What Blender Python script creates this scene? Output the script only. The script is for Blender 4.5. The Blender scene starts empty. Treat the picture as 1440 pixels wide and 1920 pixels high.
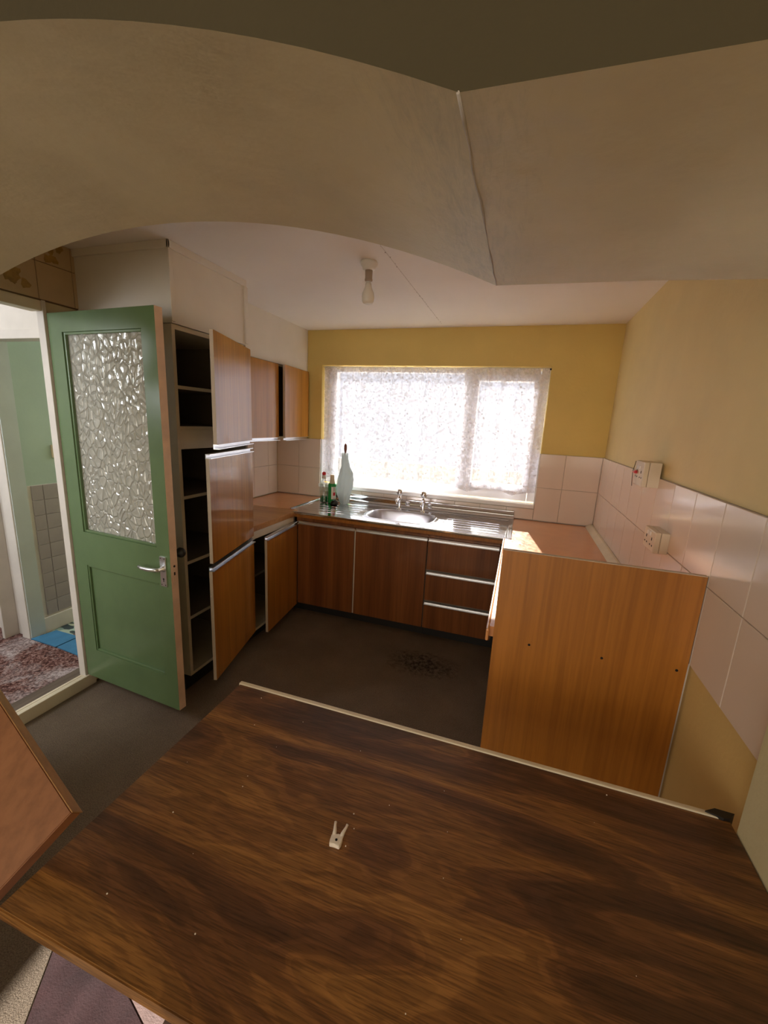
import bpy, bmesh, math, random
from mathutils import Vector, Matrix
random.seed(7)
S = bpy.context.scene
COL = S.collection
PI = math.pi
R = math.radians

# ------------------------------------------------------------------ camera
CAMZ = 1.6293
FPX = 773.485
YAW, PIT, ROL = R(-17.8006), R(12.2717), R(-2.8702)
def cam_axes():
    cy, sy, cp, sp, cr, sr = math.cos(YAW), math.sin(YAW), math.cos(PIT), math.sin(PIT), math.cos(ROL), math.sin(ROL)
    f = Vector((sy*cp, cy*cp, -sp)); r = Vector((cy, -sy, 0)); d = f.cross(r)
    return cr*r + sr*d, -sr*r + cr*d, f
cr_, cd_, cf_ = cam_axes()
cam_data = bpy.data.cameras.new('camera')
cam = bpy.data.objects.new('camera', cam_data); COL.objects.link(cam)
m3 = Matrix((cr_, -cd_, -cf_)).transposed()
cam.matrix_world = Matrix.Translation((0, 0, CAMZ)) @ m3.to_4x4()
cam_data.sensor_fit = 'VERTICAL'; cam_data.sensor_height = 24.0
cam_data.lens = FPX/1920*24.0
cam_data.clip_start = 0.02
S.camera = cam

# ------------------------------------------------------------------ light and exposure
W = bpy.data.worlds.new('world'); S.world = W; W.use_nodes = True
W.node_tree.nodes['Background'].inputs[0].default_value = (0.93, 0.93, 1.0, 1)
W.node_tree.nodes['Background'].inputs[1].default_value = 0.74
S.view_settings.view_transform = 'Standard'
S.view_settings.look = 'None'
S.view_settings.exposure = 1.22
S.view_settings.gamma = 1
S.view_settings.use_curve_mapping = False
S.cycles.caustics_reflective = True
S.cycles.caustics_refractive = False
S.cycles.max_bounces = 14
S.cycles.diffuse_bounces = 8
S.cycles.transparent_max_bounces = 16
S.cycles.sample_clamp_indirect = 20
S.cycles.blur_glossy = 0.05

sun_d = bpy.data.lights.new('sun', 'SUN'); sun = bpy.data.objects.new('sun', sun_d); COL.objects.link(sun)
sun_dir = Vector((0.155, -1.0, -0.53)).normalized()
sun.rotation_euler = sun_dir.to_track_quat('-Z', 'Y').to_euler()
sun.location = (0, 6, 5)
sun_d.energy = 19; sun_d.angle = R(0.9); sun_d.color = (1.0, 0.95, 0.86)

def area(name, loc, rot, sx, sy, power, color, portal=False):
    l = bpy.data.lights.new(name, 'AREA'); l.shape = 'RECTANGLE'; l.size = sx; l.size_y = sy; l.energy = power; l.color = color
    if portal: l.cycles.is_portal = True
    o = bpy.data.objects.new(name, l); COL.objects.link(o); o.location = loc; o.rotation_euler = rot
    return o
area('window_portal', (-0.82, 3.70, 1.57), (R(-90), 0, 0), 1.9, 1.06, 1, (1, 1, 1), True)
# fill light added behind the camera to brighten table and panel; no window there
area('dining_fill', (-0.7, -2.5, 1.35), (R(90), 0, 0), 2.4, 1.7, 21, (1.0, 0.9, 0.76))
# daylight in the hall and in the room beyond it
area('hall_daylight', (-3.2, 0.1, 2.0), (R(60), 0, 0), 0.8, 0.8, 11, (0.95, 0.97, 1.0))
area('far_room_daylight', (-2.55, 3.6, 1.9), (R(-75), 0, 0), 0.6, 0.8, 8, (0.95, 0.97, 1.0))

# ------------------------------------------------------------------ helpers
def box(bm, x0, x1, y0, y1, z0, z1, bev=0.0):
    x0, x1 = min(x0, x1), max(x0, x1); y0, y1 = min(y0, y1), max(y0, y1); z0, z1 = min(z0, z1), max(z0, z1)
    r = bmesh.ops.create_cube(bm, size=1)
    vs = r['verts']
    for v in vs:
        v.co = Vector((x0 + (v.co.x+.5)*(x1-x0), y0 + (v.co.y+.5)*(y1-y0), z0 + (v.co.z+.5)*(z1-z0)))
    if bev > 0:
        es = list({e for v in vs for e in v.link_edges})
        bmesh.ops.bevel(bm, geom=es, offset=bev, segments=2, profile=0.6, affect='EDGES', clamp_overlap=True)
def BX(x0, x1, y0, y1, z0, z1, bev=0.0):
    bm = bmesh.new(); box(bm, x0, x1, y0, y1, z0, z1, bev); return bm
def lathe(bm, prof, cx=0, cy=0, n=24, M=None):
    rings = []
    for r, z in prof:
        rr = []
        for i in range(n):
            a = 2*PI*i/n
            co = Vector((cx + r*math.cos(a), cy + r*math.sin(a), z))
            if M: co = M @ co
            rr.append(bm.verts.new(co))
        rings.append(rr)
    for a, b in zip(rings, rings[1:]):
        for i in range(n):
            f = bm.faces.new((a[i], a[(i+1) % n], b[(i+1) % n], b[i])); f.smooth = True
    for rr in (rings[0], rings[-1]):
        try: bm.faces.new(rr)
        except Exception: pass
def tube(bm, pts, rad, n=10):
    pts = [Vector(p) for p in pts]
    if not isinstance(rad, (list, tuple)): rad = [rad]*len(pts)
    rings = []; up = Vector((0.13, 0.2, 1)).normalized()
    for i, p in enumerate(pts):
        d = (pts[min(i+1, len(pts)-1)] - pts[max(i-1, 0)]).normalized()
        a = d.cross(up)
        if a.length < 1e-3: a = d.cross(Vector((1, 0, 0)))
        a.normalize(); b = d.cross(a)
        rings.append([bm.verts.new(p + rad[i]*(math.cos(2*PI*k/n)*a + math.sin(2*PI*k/n)*b)) for k in range(n)])
    for r0, r1 in zip(rings, rings[1:]):
        for k in range(n):
            f = bm.faces.new((r0[k], r0[(k+1) % n], r1[(k+1) % n], r1[k])); f.smooth = True
    bm.faces.new(rings[0]); bm.faces.new(rings[-1])
def prism(bm, poly, lo, hi, axis='z'):
    def P(a, b, c):
        return Vector((a, b, c)) if axis == 'z' else (Vector((a, c, b)) if axis == 'y' else Vector((c, a, b)))
    A = [bm.verts.new(P(a, b, lo)) for a, b in poly]; B = [bm.verts.new(P(a, b, hi)) for a, b in poly]
    n = len(poly)
    for i in range(n): bm.faces.new((A[i], A[(i+1) % n], B[(i+1) % n], B[i]))
    bm.faces.new(A); bm.faces.new(B)
def link(name, bm, mat, parent=None, loc=(0, 0, 0), rz=0.0, world=False):
    bmesh.ops.recalc_face_normals(bm, faces=bm.faces)
    if world and parent is not None:
        root = parent
        off = Vector((0, 0, 0))
        while root is not None: off += root.location; root = root.parent
        bmesh.ops.translate(bm, verts=bm.verts, vec=-off)
    me = bpy.data.meshes.new(name); bm.to_mesh(me); bm.free()
    for m in (mat if isinstance(mat, (list, tuple)) else [mat]): me.materials.append(m)
    o = bpy.data.objects.new(name, me); COL.objects.link(o)
    o.location = loc; o.rotation_euler = (0, 0, rz); o.parent = parent
    return o
def thing(name, label, cat, loc=(0, 0, 0), rz=0.0, group=None, kind=None):
    o = bpy.data.objects.new(name, None); COL.objects.link(o); o.empty_display_size = .05
    o.location = loc; o.rotation_euler = (0, 0, rz)
    return tag(o, label, cat, group, kind)
def tag(o, label=None, cat=None, group=None, kind=None):
    if label: o['label'] = label
    if cat: o['category'] = cat
    if group: o['group'] = group
    if kind: o['kind'] = kind
    return o
def struct(name, bm, mat, label=None, cat=None):
    o = link(name, bm, mat); o['kind'] = 'structure'
    return tag(o, label, cat)
def inst(name, src, parent, loc, rz=0.0, scale=None):
    o = bpy.data.objects.new(name, src); COL.objects.link(o); o.parent = parent; o.location = loc; o.rotation_euler = (0, 0, rz)
    if scale: o.scale = scale
    return o
def smooth(o):
    for p in o.data.polygons: p.use_smooth = True
    return o

# ------------------------------------------------------------------ materials
def mat(name, col, rough=0.5, metal=0.0, spec=0.5):
    m = bpy.data.materials.new(name); m.use_nodes = True
    b = m.node_tree.nodes['Principled BSDF']
    b.inputs['Base Color'].default_value = (*col, 1); b.inputs['Roughness'].default_value = rough
    b.inputs['Metallic'].default_value = metal; b.inputs['Specular IOR Level'].default_value = spec
    return m
def nd(m, t, **kw):
    n = m.node_tree.nodes.new(t)
    for k, v in kw.items(): setattr(n, k, v)
    return n
def lk(m, a, b): m.node_tree.links.new(a, b)
def bsdf(m): return m.node_tree.nodes['Principled BSDF']
def coords(m, scale=(1, 1, 1), rot=(0, 0, 0), src='Object'):
    tc = nd(m, 'ShaderNodeTexCoord'); mp = nd(m, 'ShaderNodeMapping')
    mp.inputs['Scale'].default_value = scale; mp.inputs['Rotation'].default_value = rot
    lk(m, tc.outputs[src], mp.inputs[0]); return mp.outputs[0]
def noise(m, vec, scale, detail=4, rough=.55, dist=0.0):
    n = nd(m, 'ShaderNodeTexNoise'); n.inputs['Scale'].default_value = scale; n.inputs['Detail'].default_value = detail
    n.inputs['Roughness'].default_value = rough; n.inputs['Distortion'].default_value = dist
    lk(m, vec, n.inputs['Vector']); return n.outputs[0]
def ramp(m, fac, stops):
    r = nd(m, 'ShaderNodeValToRGB'); cr = r.color_ramp
    while len(cr.elements) < len(stops): cr.elements.new(0.5)
    for e, (p, c) in zip(cr.elements, stops):
        e.position = p; e.color = (*c, 1) if len(c) == 3 else c
    lk(m, fac, r.inputs[0]); return r.outputs[0]
def mixc(m, fac, a, b, mode='MIX'):
    x = nd(m, 'ShaderNodeMix', data_type='RGBA', blend_type=mode)
    for s, v in ((x.inputs[0], fac), (x.inputs[6], a), (x.inputs[7], b)):
        if isinstance(v, (int, float)): s.default_value = v
        elif isinstance(v, tuple): s.default_value = (*v, 1)
        else: lk(m, v, s)
    return x.outputs[2]
def bump(m, h, strength=.2, dist=.01):
    b = nd(m, 'ShaderNodeBump'); b.inputs['Strength'].default_value = strength; b.inputs['Distance'].default_value = dist
    lk(m, h, b.inputs['Height']); lk(m, b.outputs[0], bsdf(m).inputs['Normal']); return b
def mottled(name, col, rough=.6, var=.12, scale=4, bs=.1, bscale=60, spec=.5, bdist=.004):
    m = mat(name, col, rough, spec=spec); v = coords(m)
    n = noise(m, v, scale, 5)
    lo = tuple(c*(1-var) for c in col); hi = tuple(min(1, c*(1+var)) for c in col)
    lk(m, ramp(m, n, [(.3, lo), (.7, hi)]), bsdf(m).inputs['Base Color'])
    if bs: bump(m, noise(m, v, bscale, 4), bs, bdist)
    return m
def wood(name, dark, mid, light, axis='z', rough=.35, sc=1.0, stretch=.045, coat=0.0, streak=1.0, contrast=(.25, .5, .75)):
    m = mat(name, mid, rough)
    s = [sc, sc, sc]; s['xyz'.index(axis)] = sc*stretch
    v = coords(m, tuple(s))
    big = noise(m, v, 7*streak, 3, .5, .6)
    fine = noise(m, v, 60, 4, .6, .2)
    c1 = ramp(m, big, [(contrast[0], dark), (contrast[1], mid), (contrast[2], light)])
    c2 = ramp(m, fine, [(.3, (.62, .58, .55)), (.6, (1, 1, 1))])
    lk(m, mixc(m, .7, c1, c2, 'MULTIPLY'), bsdf(m).inputs['Base Color'])
    if coat:
        bsdf(m).inputs['Coat Weight'].default_value = coat; bsdf(m).inputs['Coat Roughness'].default_value = .08
    bump(m, fine, .05, .002)
    return m

M_yellow = mottled('yellow_wall_paint', (.72, .555, .19), .75, .05, 2.5, .25, 45)
M_yellow_lit = mottled('yellow_wall_paint_lit', (.76, .635, .33), .7, .05, 2.5, .25, 45)  # same paint as the window wall, paler to carry the brighter light here
M_cream = mottled('cream_wall_paint', (.60, .54, .34), .8, .07, 2.5, .3, 45)
M_arch = mottled('buff_arch_plaster', (.48, .39, .235), .55, .10, 3.5, .5, 16, bdist=.006)
def _scuff(m):
    c0 = [l for l in m.node_tree.links if l.to_socket.name == 'Base Color'][0].from_socket
    v = coords(m)
    tc = nd(m, 'ShaderNodeTexCoord'); mp = nd(m, 'ShaderNodeMapping')
    mp.inputs['Location'].default_value = (.12*3.2, 0, 0); mp.inputs['Scale'].default_value = (3.2, 0, 0)
    lk(m, tc.outputs['Object'], mp.inputs[0])
    g = nd(m, 'ShaderNodeTexGradient', gradient_type='SPHERICAL'); lk(m, mp.outputs[0], g.inputs[0])
    k = noise(m, coords(m, (26, 5, 5), (0, 0, .5)), 3, 6, .75, 1.0)
    mu = nd(m, 'ShaderNodeMath', operation='MULTIPLY'); lk(m, g.outputs[1], mu.inputs[0]); lk(m, k, mu.inputs[1])
    f = ramp(m, mu.outputs[0], [(.36, (0, 0, 0)), (.62, (.55, .55, .55))])
    lk(m, mixc(m, f, c0, (.30, .25, .17)), bsdf(m).inputs['Base Color'])
_scuff(M_arch)
M_olive = mottled('shaded_olive_wall', (.062, .048, .022), .9, .05, 2.5, .3, 60)  # darkened so the colour holds the backlit shade of the arch's near face
M_orange_wall = mottled('apricot_wall_paint', (.70, .50, .20), .8, .05, 3, .25, 50)
M_white = mottled('white_gloss_paint', (.74, .70, .63), .45, .05, 3, .08, 40)
M_ceiling = mottled('white_ceiling_paint', (.82, .79, .76), .85, .03, 1.5, .2, 50)
M_trim = mottled('cream_gloss_trim', (.70, .62, .47), .42, .08, 6, .1, 40)
M_tile = mottled('blush_white_tile', (.78, .665, .585), .14, .02, 3, .0, 30, spec=.6)
M_grout = mottled('grey_grout', (.42, .37, .33), .85, .12, 20)
M_grouted = mottled('dark_brown_grout', (.16, .10, .05), .9, .12, 20)
M_upvc = mottled('white_plastic_frame', (.88, .88, .90), .3, .02, 4, 0)
M_plastic = mat('cream_plastic', (.66, .57, .43), .4)
M_wplastic = mat('white_plastic', (.78, .77, .74), .35)
M_black = mat('black_plastic', (.012, .011, .011), .45)
M_red = mat('red_plastic', (.55, .02, .03), .35)
M_hole = mat('dark_hole', (.006, .005, .005), .9)
M_alu = mat('brushed_aluminium', (.80, .81, .84), .28, 1.0)
M_chrome = mat('chrome', (.82, .82, .84), .1, 1.0)
M_sapele = wood('reddish_brown_veneer', (.125, .036, .010), (.225, .075, .019), (.30, .108, .030), 'z', .32, 1, .03, .35, 1.6)
M_teak = wood('golden_teak_veneer', (.28, .105, .014), (.43, .18, .025), (.54, .25, .045), 'z', .3, 1, .03, .4, 1.3)
M_panel = wood('orange_end_panel_veneer', (.36, .125, .013), (.42, .155, .018), (.47, .18, .026), 'z', .4, 1, .03, .15, .5)
M_teak_h = wood('teak_worktop_laminate', (.36, .16, .045), (.47, .23, .075), (.56, .29, .10), 'x', .35, 1, .05, .1)
M_board = wood('pinkish_loose_board', (.21, .082, .034), (.25, .10, .042), (.29, .12, .052), 'y', .45, .6, .06, .0)
M_bandwood = wood('light_edge_band', (.38, .20, .08), (.45, .245, .095), (.50, .28, .11), 'x', .4, 1, .06)
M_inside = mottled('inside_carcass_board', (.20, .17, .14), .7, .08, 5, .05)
M_carc = mottled('off_white_carcass_edge', (.60, .53, .42), .5, .08, 5, .05)
M_orange = mottled('orange_laminate', (.64, .27, .095), .16, .06, 8, .03, 90)
M_plinth = mat('black_plinth', (.015, .013, .012), .6)
M_green = mottled('glossy_green_paint', (.115, .185, .085), .27, .10, 3, .12, 25, bdist=.003)
M_teal = mottled('pale_teal_wall_paint', (.42, .54, .46), .7, .06, 3, .1)
M_greytile = mottled('grey_tile', (.36, .32, .32), .3, .10, 8, .0, 20)
M_hallwhite = mottled('scuffed_white_paint', (.66, .62, .57), .6, .08, 5, .1)
M_blue = mottled('blue_mat', (.035, .16, .30), .8, .15, 12, .3, 120)
M_maroon = mottled('maroon_rug_pile', (.030, .009, .009), .95, .3, 9, .4, 200)
M_rug_sun = mottled('painted_rug_sunlight', (.20, .13, .115), .95, .15, 12, .4, 200)
M_leafgreen = mat('green_can_paint', (.02, .30, .07), .25)
M_brownwood = mat('brown_wood_handle', (.16, .045, .02), .4)
M_ground = mottled('pale_paving_outside', (.17, .165, .17), .9, .1, 3, .1)
M_block = mottled('pale_garden_blockwork', (.66, .64, .66), .9, .08, 4, .2)

# dark table laminate: broad dark walnut figure running along the table
M_walnut = mat('walnut_laminate', (.1, .05, .02), .34)
def _w(m):
    v = coords(m, (.85, 5.5, 5.5), (0, 0, R(-1)))
    n1 = noise(m, v, 1.15, 3, .5, 1.4)
    n2 = noise(m, coords(m, (1.6, 30, 30), (0, 0, R(-1))), 2.2, 5, .65, .3)
    n3 = noise(m, coords(m, (8, 180, 180), (0, 0, R(-1))), 2.0, 3, .6)
    c = ramp(m, n1, [(.36, (.095, .042, .019)), (.46, (.175, .076, .028)), (.53, (.25, .113, .034)), (.64, (.34, .162, .045))])
    c = mixc(m, .75, c, ramp(m, n2, [(.34, (.58, .55, .53)), (.62, (1.15, 1.12, 1.06))]), 'MULTIPLY')
    mu = nd(m, 'ShaderNodeMath', operation='MULTIPLY'); lk(m, n1, mu.inputs[0]); mu.inputs[1].default_value = 75
    si = nd(m, 'ShaderNodeMath', operation='SINE'); lk(m, mu.outputs[0], si.inputs[0])
    c = mixc(m, .34, c, ramp(m, si.outputs[0], [(.0, (.45, .42, .40)), (.6, (1.1, 1.1, 1.1))]), 'MULTIPLY')
    c = mixc(m, .7, c, ramp(m, n3, [(.38, (.42, .38, .35)), (.54, (1.05, 1.05, 1.05))]), 'MULTIPLY')
    lk(m, c, bsdf(m).inputs['Base Color'])
    bump(m, n3, .06, .001)
_w(M_walnut)
bsdf(M_orange).inputs['Specular IOR Level'].default_value = .9
bsdf(M_orange).inputs['Coat Weight'].default_value = .4
bsdf(M_orange).inputs['Coat Roughness'].default_value = .28
bsdf(M_orange).inputs['Coat IOR'].default_value = 1.7
# dark brown carpet with worn stain
M_carpet = mat('dark_brown_carpet', (.06, .045, .03), .95, spec=.1)
def _c(m):
    v = coords(m)
    f = noise(m, v, 260, 3, .7); b = noise(m, v, 3.2, 5, .6)
    c = ramp(m, f, [(.3, (.095, .071, .052)), (.7, (.25, .195, .145))])
    c = mixc(m, .6, c, ramp(m, b, [(.3, (.66, .64, .62)), (.7, (1.15, 1.12, 1.08))]), 'MULTIPLY')
    # worn, soiled patch in front of the drawers
    mp = nd(m, 'ShaderNodeMapping'); tc = nd(m, 'ShaderNodeTexCoord')
    mp.inputs['Location'].default_value = (.47*2.6, -2.50*4.2, 0); mp.inputs['Scale'].default_value = (2.6, 4.2, 0)
    lk(m, tc.outputs['Object'], mp.inputs[0])
    g = nd(m, 'ShaderNodeTexGradient', gradient_type='SPHERICAL'); lk(m, mp.outputs[0], g.inputs[0])
    bl = noise(m, v, 16, 5, .7, .8)
    mu = nd(m, 'ShaderNodeMath', operation='MULTIPLY'); lk(m, g.outputs[1], mu.inputs[0]); lk(m, bl, mu.inputs[1])
    k = ramp(m, mu.outputs[0], [(.12, (0, 0, 0)), (.34, (1, 1, 1))])
    c = mixc(m, k, c, ramp(m, noise(m, v, 45, 4, .7), [(.38, (.030, .023, .018)), (.66, (.17, .135, .10))]))
    lk(m, c, bsdf(m).inputs['Base Color'])
    bump(m, f, .6, .006)
_c(M_carpet)
# hall carpet: red-brown, plaster-dusty
M_hallcarpet = mat('dusty_red_brown_carpet', (.2, .1, .09), .95, spec=.1)
def _h(m):
    v = coords(m)
    f = noise(m, v, 75, 4, .7); d = noise(m, v, 3.6, 5, .7, .8)
    c = ramp(m, f, [(.40, (.04, .017, .014)), (.52, (.17, .08, .068)), (.66, (.36, .24, .215))])
    k = ramp(m, d, [(.48, (0, 0, 0)), (.64, (.75, .75, .75))])
    c = mixc(m, k, c, mixc(m, .35, ramp(m, f, [(.4, (.16, .11, .11)), (.6, (.60, .54, .54))]), (.5, .45, .45)))
    lk(m, c, bsdf(m).inputs['Base Color']); bump(m, f, .7, .008)
_h(M_hallcarpet)
M_mosaic = mat('torn_patterned_vinyl', (.2, .2, .2), .5)
def _m(m):
    v = coords(m, (9, 22, 1), (0, 0, .2))
    vo = nd(m, 'ShaderNodeTexVoronoi', distance='MANHATTAN'); vo.inputs['Scale'].default_value = 1.3; lk(m, v, vo.inputs[0])
    sp = nd(m, 'ShaderNodeSeparateColor'); lk(m, vo.outputs['Color'], sp.inputs[0])
    c = ramp(m, sp.outputs[0], [(.0, (.03, .05, .055)), (.4, (.05, .07, .07)), (.55, (.30, .42, .36)), (.75, (.42, .42, .28)), (.9, (.16, .11, .09))])
    lk(m, c, bsdf(m).inputs['Base Color'])
_m(M_mosaic)
# brushed stainless steel
M_steel = mat('stainless_steel', (.66, .66, .68), .15, 1.0)
def _s(m):
    n = noise(m, coords(m, (3, 60, 60)), 6, 4, .6)
    r = nd(m, 'ShaderNodeMapRange'); r.inputs['To Min'].default_value = .07; r.inputs['To Max'].default_value = .13
    lk(m, n, r.inputs[0]); lk(m, r.outputs[0], bsdf(m).inputs['Roughness'])
_s(M_steel)
M_bowl = mat('satin_steel_bowl', (.55, .54, .57), .42, 1.0)
# pebbled obscure glass
M_obscure = bpy.data.materials.new('pebbled_glass'); M_obscure.use_nodes = True
def _g(m):
    nt = m.node_tree; nt.nodes.remove(nt.nodes['Principled BSDF']); out = nt.nodes['Material Output']
    v = coords(m, (1, 1, .8))
    vv = mixc(m, .04, v, nd(m, 'ShaderNodeTexNoise').outputs[1], 'LINEAR_LIGHT')
    vo = nd(m, 'ShaderNodeTexVoronoi', feature='DISTANCE_TO_EDGE'); vo.inputs['Scale'].default_value = 28; lk(m, vv, vo.inputs[0])
    vs = nd(m, 'ShaderNodeTexVoronoi', feature='SMOOTH_F1'); vs.inputs['Scale'].default_value = 28; lk(m, vv, vs.inputs[0])
    e = ramp(m, vo.outputs[0], [(0, (0, 0, 0)), (.16, (1, 1, 1))])
    h = mixc(m, .5, e, vs.outputs[0])
    b = nd(m, 'ShaderNodeBump'); b.inputs['Strength'].default_value = .9; b.inputs['Distance'].default_value = .012; lk(m, h, b.inputs['Height'])
    g = nd(m, 'ShaderNodeBsdfGlass'); g.inputs['Roughness'].default_value = .08; g.inputs['IOR'].default_value = 1.35; g.inputs[0].default_value = (.93, .95, .92, 1)
    gl = nd(m, 'ShaderNodeBsdfGlossy'); gl.inputs['Roughness'].default_value = .12
    t = nd(m, 'ShaderNodeBsdfTransparent'); t.inputs[0].default_value = (.9, .92, .9, 1)
    df = nd(m, 'ShaderNodeBsdfDiffuse'); df.inputs[0].default_value = (.80, .79, .70, 1)
    for s_ in (g, gl, df): lk(m, b.outputs[0], s_.inputs['Normal'])
    def mx(f, a, c):
        x = nd(m, 'ShaderNodeMixShader'); x.inputs[0].default_value = f; lk(m, a, x.inputs[1]); lk(m, c, x.inputs[2]); return x.outputs[0]
    s1 = mx(.42, g.outputs[0], t.outputs[0]); s2 = mx(.20, s1, gl.outputs[0]); s3 = mx(.36, s2, df.outputs[0])
    lk(m, s3, out.inputs[0])
_g(M_obscure)
def glassy(name, col, rough=.02, trans=.6):
    m = bpy.data.materials.new(name); m.use_nodes = True; nt = m.node_tree; nt.nodes.remove(nt.nodes['Principled BSDF'])
    g = nd(m, 'ShaderNodeBsdfGlossy'); g.inputs['Roughness'].default_value = rough
    t = nd(m, 'ShaderNodeBsdfTransparent'); t.inputs[0].default_value = (*col, 1)
    x = nd(m, 'ShaderNodeMixShader'); x.inputs[0].default_value = 1-trans; lk(m, t.outputs[0], x.inputs[1]); lk(m, g.outputs[0], x.inputs[2])
    lk(m, x.outputs[0], nt.nodes['Material Output'].inputs[0]); return m
M_glass = glassy('window_glass', (.97, .98, 1.0), .01, .93)
M_clear = glassy('clear_bottle_plastic', (.93, .96, .96), .08, .72)
M_liquid = mat('green_washing_up_liquid', (.01, .17, .06), .1)
def translucent(name, col, ttr, pattern=None, tf=.5):
    m = bpy.data.materials.new(name); m.use_nodes = True; nt = m.node_tree; nt.nodes.remove(nt.nodes['Principled BSDF'])
    d = nd(m, 'ShaderNodeBsdfDiffuse'); d.inputs[0].default_value = (*col, 1)
    tl = nd(m, 'ShaderNodeBsdfTranslucent'); tl.inputs[0].default_value = (*col, 1)
    x = nd(m, 'ShaderNodeMixShader'); x.inputs[0].default_value = tf; lk(m, d.outputs[0], x.inputs[1]); lk(m, tl.outputs[0], x.inputs[2])
    t = nd(m, 'ShaderNodeBsdfTransparent')
    y = nd(m, 'ShaderNodeMixShader'); lk(m, t.outputs[0], y.inputs[1]); lk(m, x.outputs[0], y.inputs[2])
    if pattern: lk(m, pattern(m), y.inputs[0])
    else: y.inputs[0].default_value = 1-ttr
    lk(m, y.outputs[0], nt.nodes['Material Output'].inputs[0]); return m
def lace(m):
    v = coords(m)
    vo = nd(m, 'ShaderNodeTexVoronoi'); vo.inputs['Scale'].default_value = 26; lk(m, v, vo.inputs[0])
    a = ramp(m, vo.outputs[0], [(.16, (.90, .90, .90)), (.34, (.0, .0, .0))])
    n = noise(m, v, 38, 3, .6, 1.0)
    b = ramp(m, n, [(.44, (.46, .46, .46)), (.58, (.74, .74, .74))])
    return mixc(m, 1.0, a, b, 'LIGHTEN')
M_lace = translucent('white_net_lace', (.80, .79, .84), .5, lace, .022)
M_bag = translucent('pale_plastic_bag', (.56, .63, .64), .08, None, .16)

# ------------------------------------------------------------------ measures
XR = .597; XRW = .609; XL = -2.254; XLW = -2.268; YW = 3.521; YWW = 3.533
ZF = .035; ZC = 2.40
XA = .568; YA0 = .449; YA1 = 1.0     # the arch wall
YB = -2.6
WX0, WX1, WZ0, WZ1 = -1.788, .150, 1.030, 2.105

# ------------------------------------------------------------------ setting
struct('floor', BX(-2.45, .75, YB-.1, 3.6, -.05, ZF), M_carpet, 'dark brown carpeted kitchen floor with a soiled patch by the drawers')
bm = BX(-2.45, .75, YB-.1, 3.95, ZC, ZC+.1)
ceil = struct('ceiling', bm, M_ceiling, 'white painted kitchen ceiling')
bm = bmesh.new()
for i in range(26):
    yy = 1.75 + i*.066 + random.uniform(-.02, .02); r = random.uniform(.0012, .0035)
    bmesh.ops.create_icosphere(bm, subdivisions=1, radius=r, matrix=Matrix.Translation((-.70+random.uniform(-.004, .004), yy, ZC-.0005)))
box(bm, -.7006, -.6994, 1.1, 3.3, ZC-.0006, ZC+.001)
tag(link('board_joint', bm, M_grout, ceil), 'row of filled nail heads along a ceiling joint')

# window wall with its opening
def wall_with_hole(x0, x1, y0, y1, z0, z1, a0, a1, b0, b1, axis):
    bm = bmesh.new()
    if axis == 'y':   # wall perpendicular to y, hole in x,z
        box(bm, x0, a0, y0, y1, z0, z1); box(bm, a1, x1, y0, y1, z0, z1)
        box(bm, a0, a1, y0, y1, z0, b0); box(bm, a0, a1, y0, y1, b1, z1)
    else:
        box(bm, x0, x1, y0, a0, z0, z1); box(bm, x0, x1, a1, y1, z0, z1)
        if b0 > z0: box(bm, x0, x1, a0, a1, z0, b0)
        box(bm, x0, x1, a0, a1, b1, z1)
    bmesh.ops.remove_doubles(bm, verts=bm.verts, dist=1e-5)
    return bm
ww = struct('wall_window', wall_with_hole(-2.45, .75, YWW, 3.80, -.05, ZC, WX0, WX1, WZ0-.03, WZ1, 'y'), M_yellow, 'yellow painted wall around the window')
wr = struct('wall_right', BX(XRW, .75, YB-.1, 3.6, -.05, ZC), M_yellow_lit, 'yellow wall above the white tiles on the right')
bm = BX(XRW-.003, XRW+.002, YA1, 3.52, ZF, .905)
tag(link('lower_wall_coat', bm, M_orange_wall, wr), 'apricot paint below the tiles')
wl = struct('wall_left', wall_with_hole(-2.30, XLW, YB-.1, 3.6, -.05, ZC, .70, 1.524, -.05, 2.12, 'x'), M_cream, 'wall with the doorway to the hall')

# tiles ------------------------------------------------------------
def tile_mesh(w, h, t=.010, name='tile'):     # plate in local x (w) , z (h), thickness along -y
    bm = bmesh.new(); g = .0013
    box(bm, g, w-g, -t, 0, g, h-g)
    top = [e for e in bm.edges if all(abs(v.co.y + t) < 1e-6 for v in e.verts)]
    bmesh.ops.bevel(bm, geom=top, offset=.0016, segments=1, affect='EDGES')
    bmesh.ops.recalc_face_normals(bm, faces=bm.faces)
    me = bpy.data.meshes.new(name); bm.to_mesh(me); bm.free(); return me
tile_cache = {}
def tile(parent, P, rz, w, h, m, t=.010, label=None):
    k = (round(w, 4), round(h, 4), m.name, t)
    if k not in tile_cache:
        me = tile_mesh(w, h, t); me.materials.append(m); tile_cache[k] = me
    o = inst('tile', tile_cache[k], parent, P, rz)
    if label: o['label'] = label
    return o
Z0, Z1, Z2 = .905, 1.175, 1.445
# grout beds
tag(link('grout_bed', BX(XR+.006, XRW+.001, YA1+.005, 3.532, Z0, Z2), M_grout, wr))
tag(link('grout_bed', wall_with_hole(XL, XR+.006, YW+.006, YWW+.001, Z0-.01, Z2, WX0, WX1, WZ0-.034, Z2, 'y'), M_grout, ww))
link('grout_bed', BX(XLW-.001, XL-.006, 2.24, 3.53, Z0, Z2), M_grout, wl)
# right wall: columns on a .222 pitch through y = 1.469; tiles face -x: rz = -90deg maps local x to -y
ys = [1.01] + [1.026 + .2215*i for i in range(1, 12)] + [YW]
for i in range(len(ys)-1):
    for za, zb in ((Z0, Z1), (Z1, Z2)):
        tile(wr, (XR+.010, ys[i+1], za), R(-90), ys[i+1]-ys[i], zb-za, M_tile)
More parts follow.
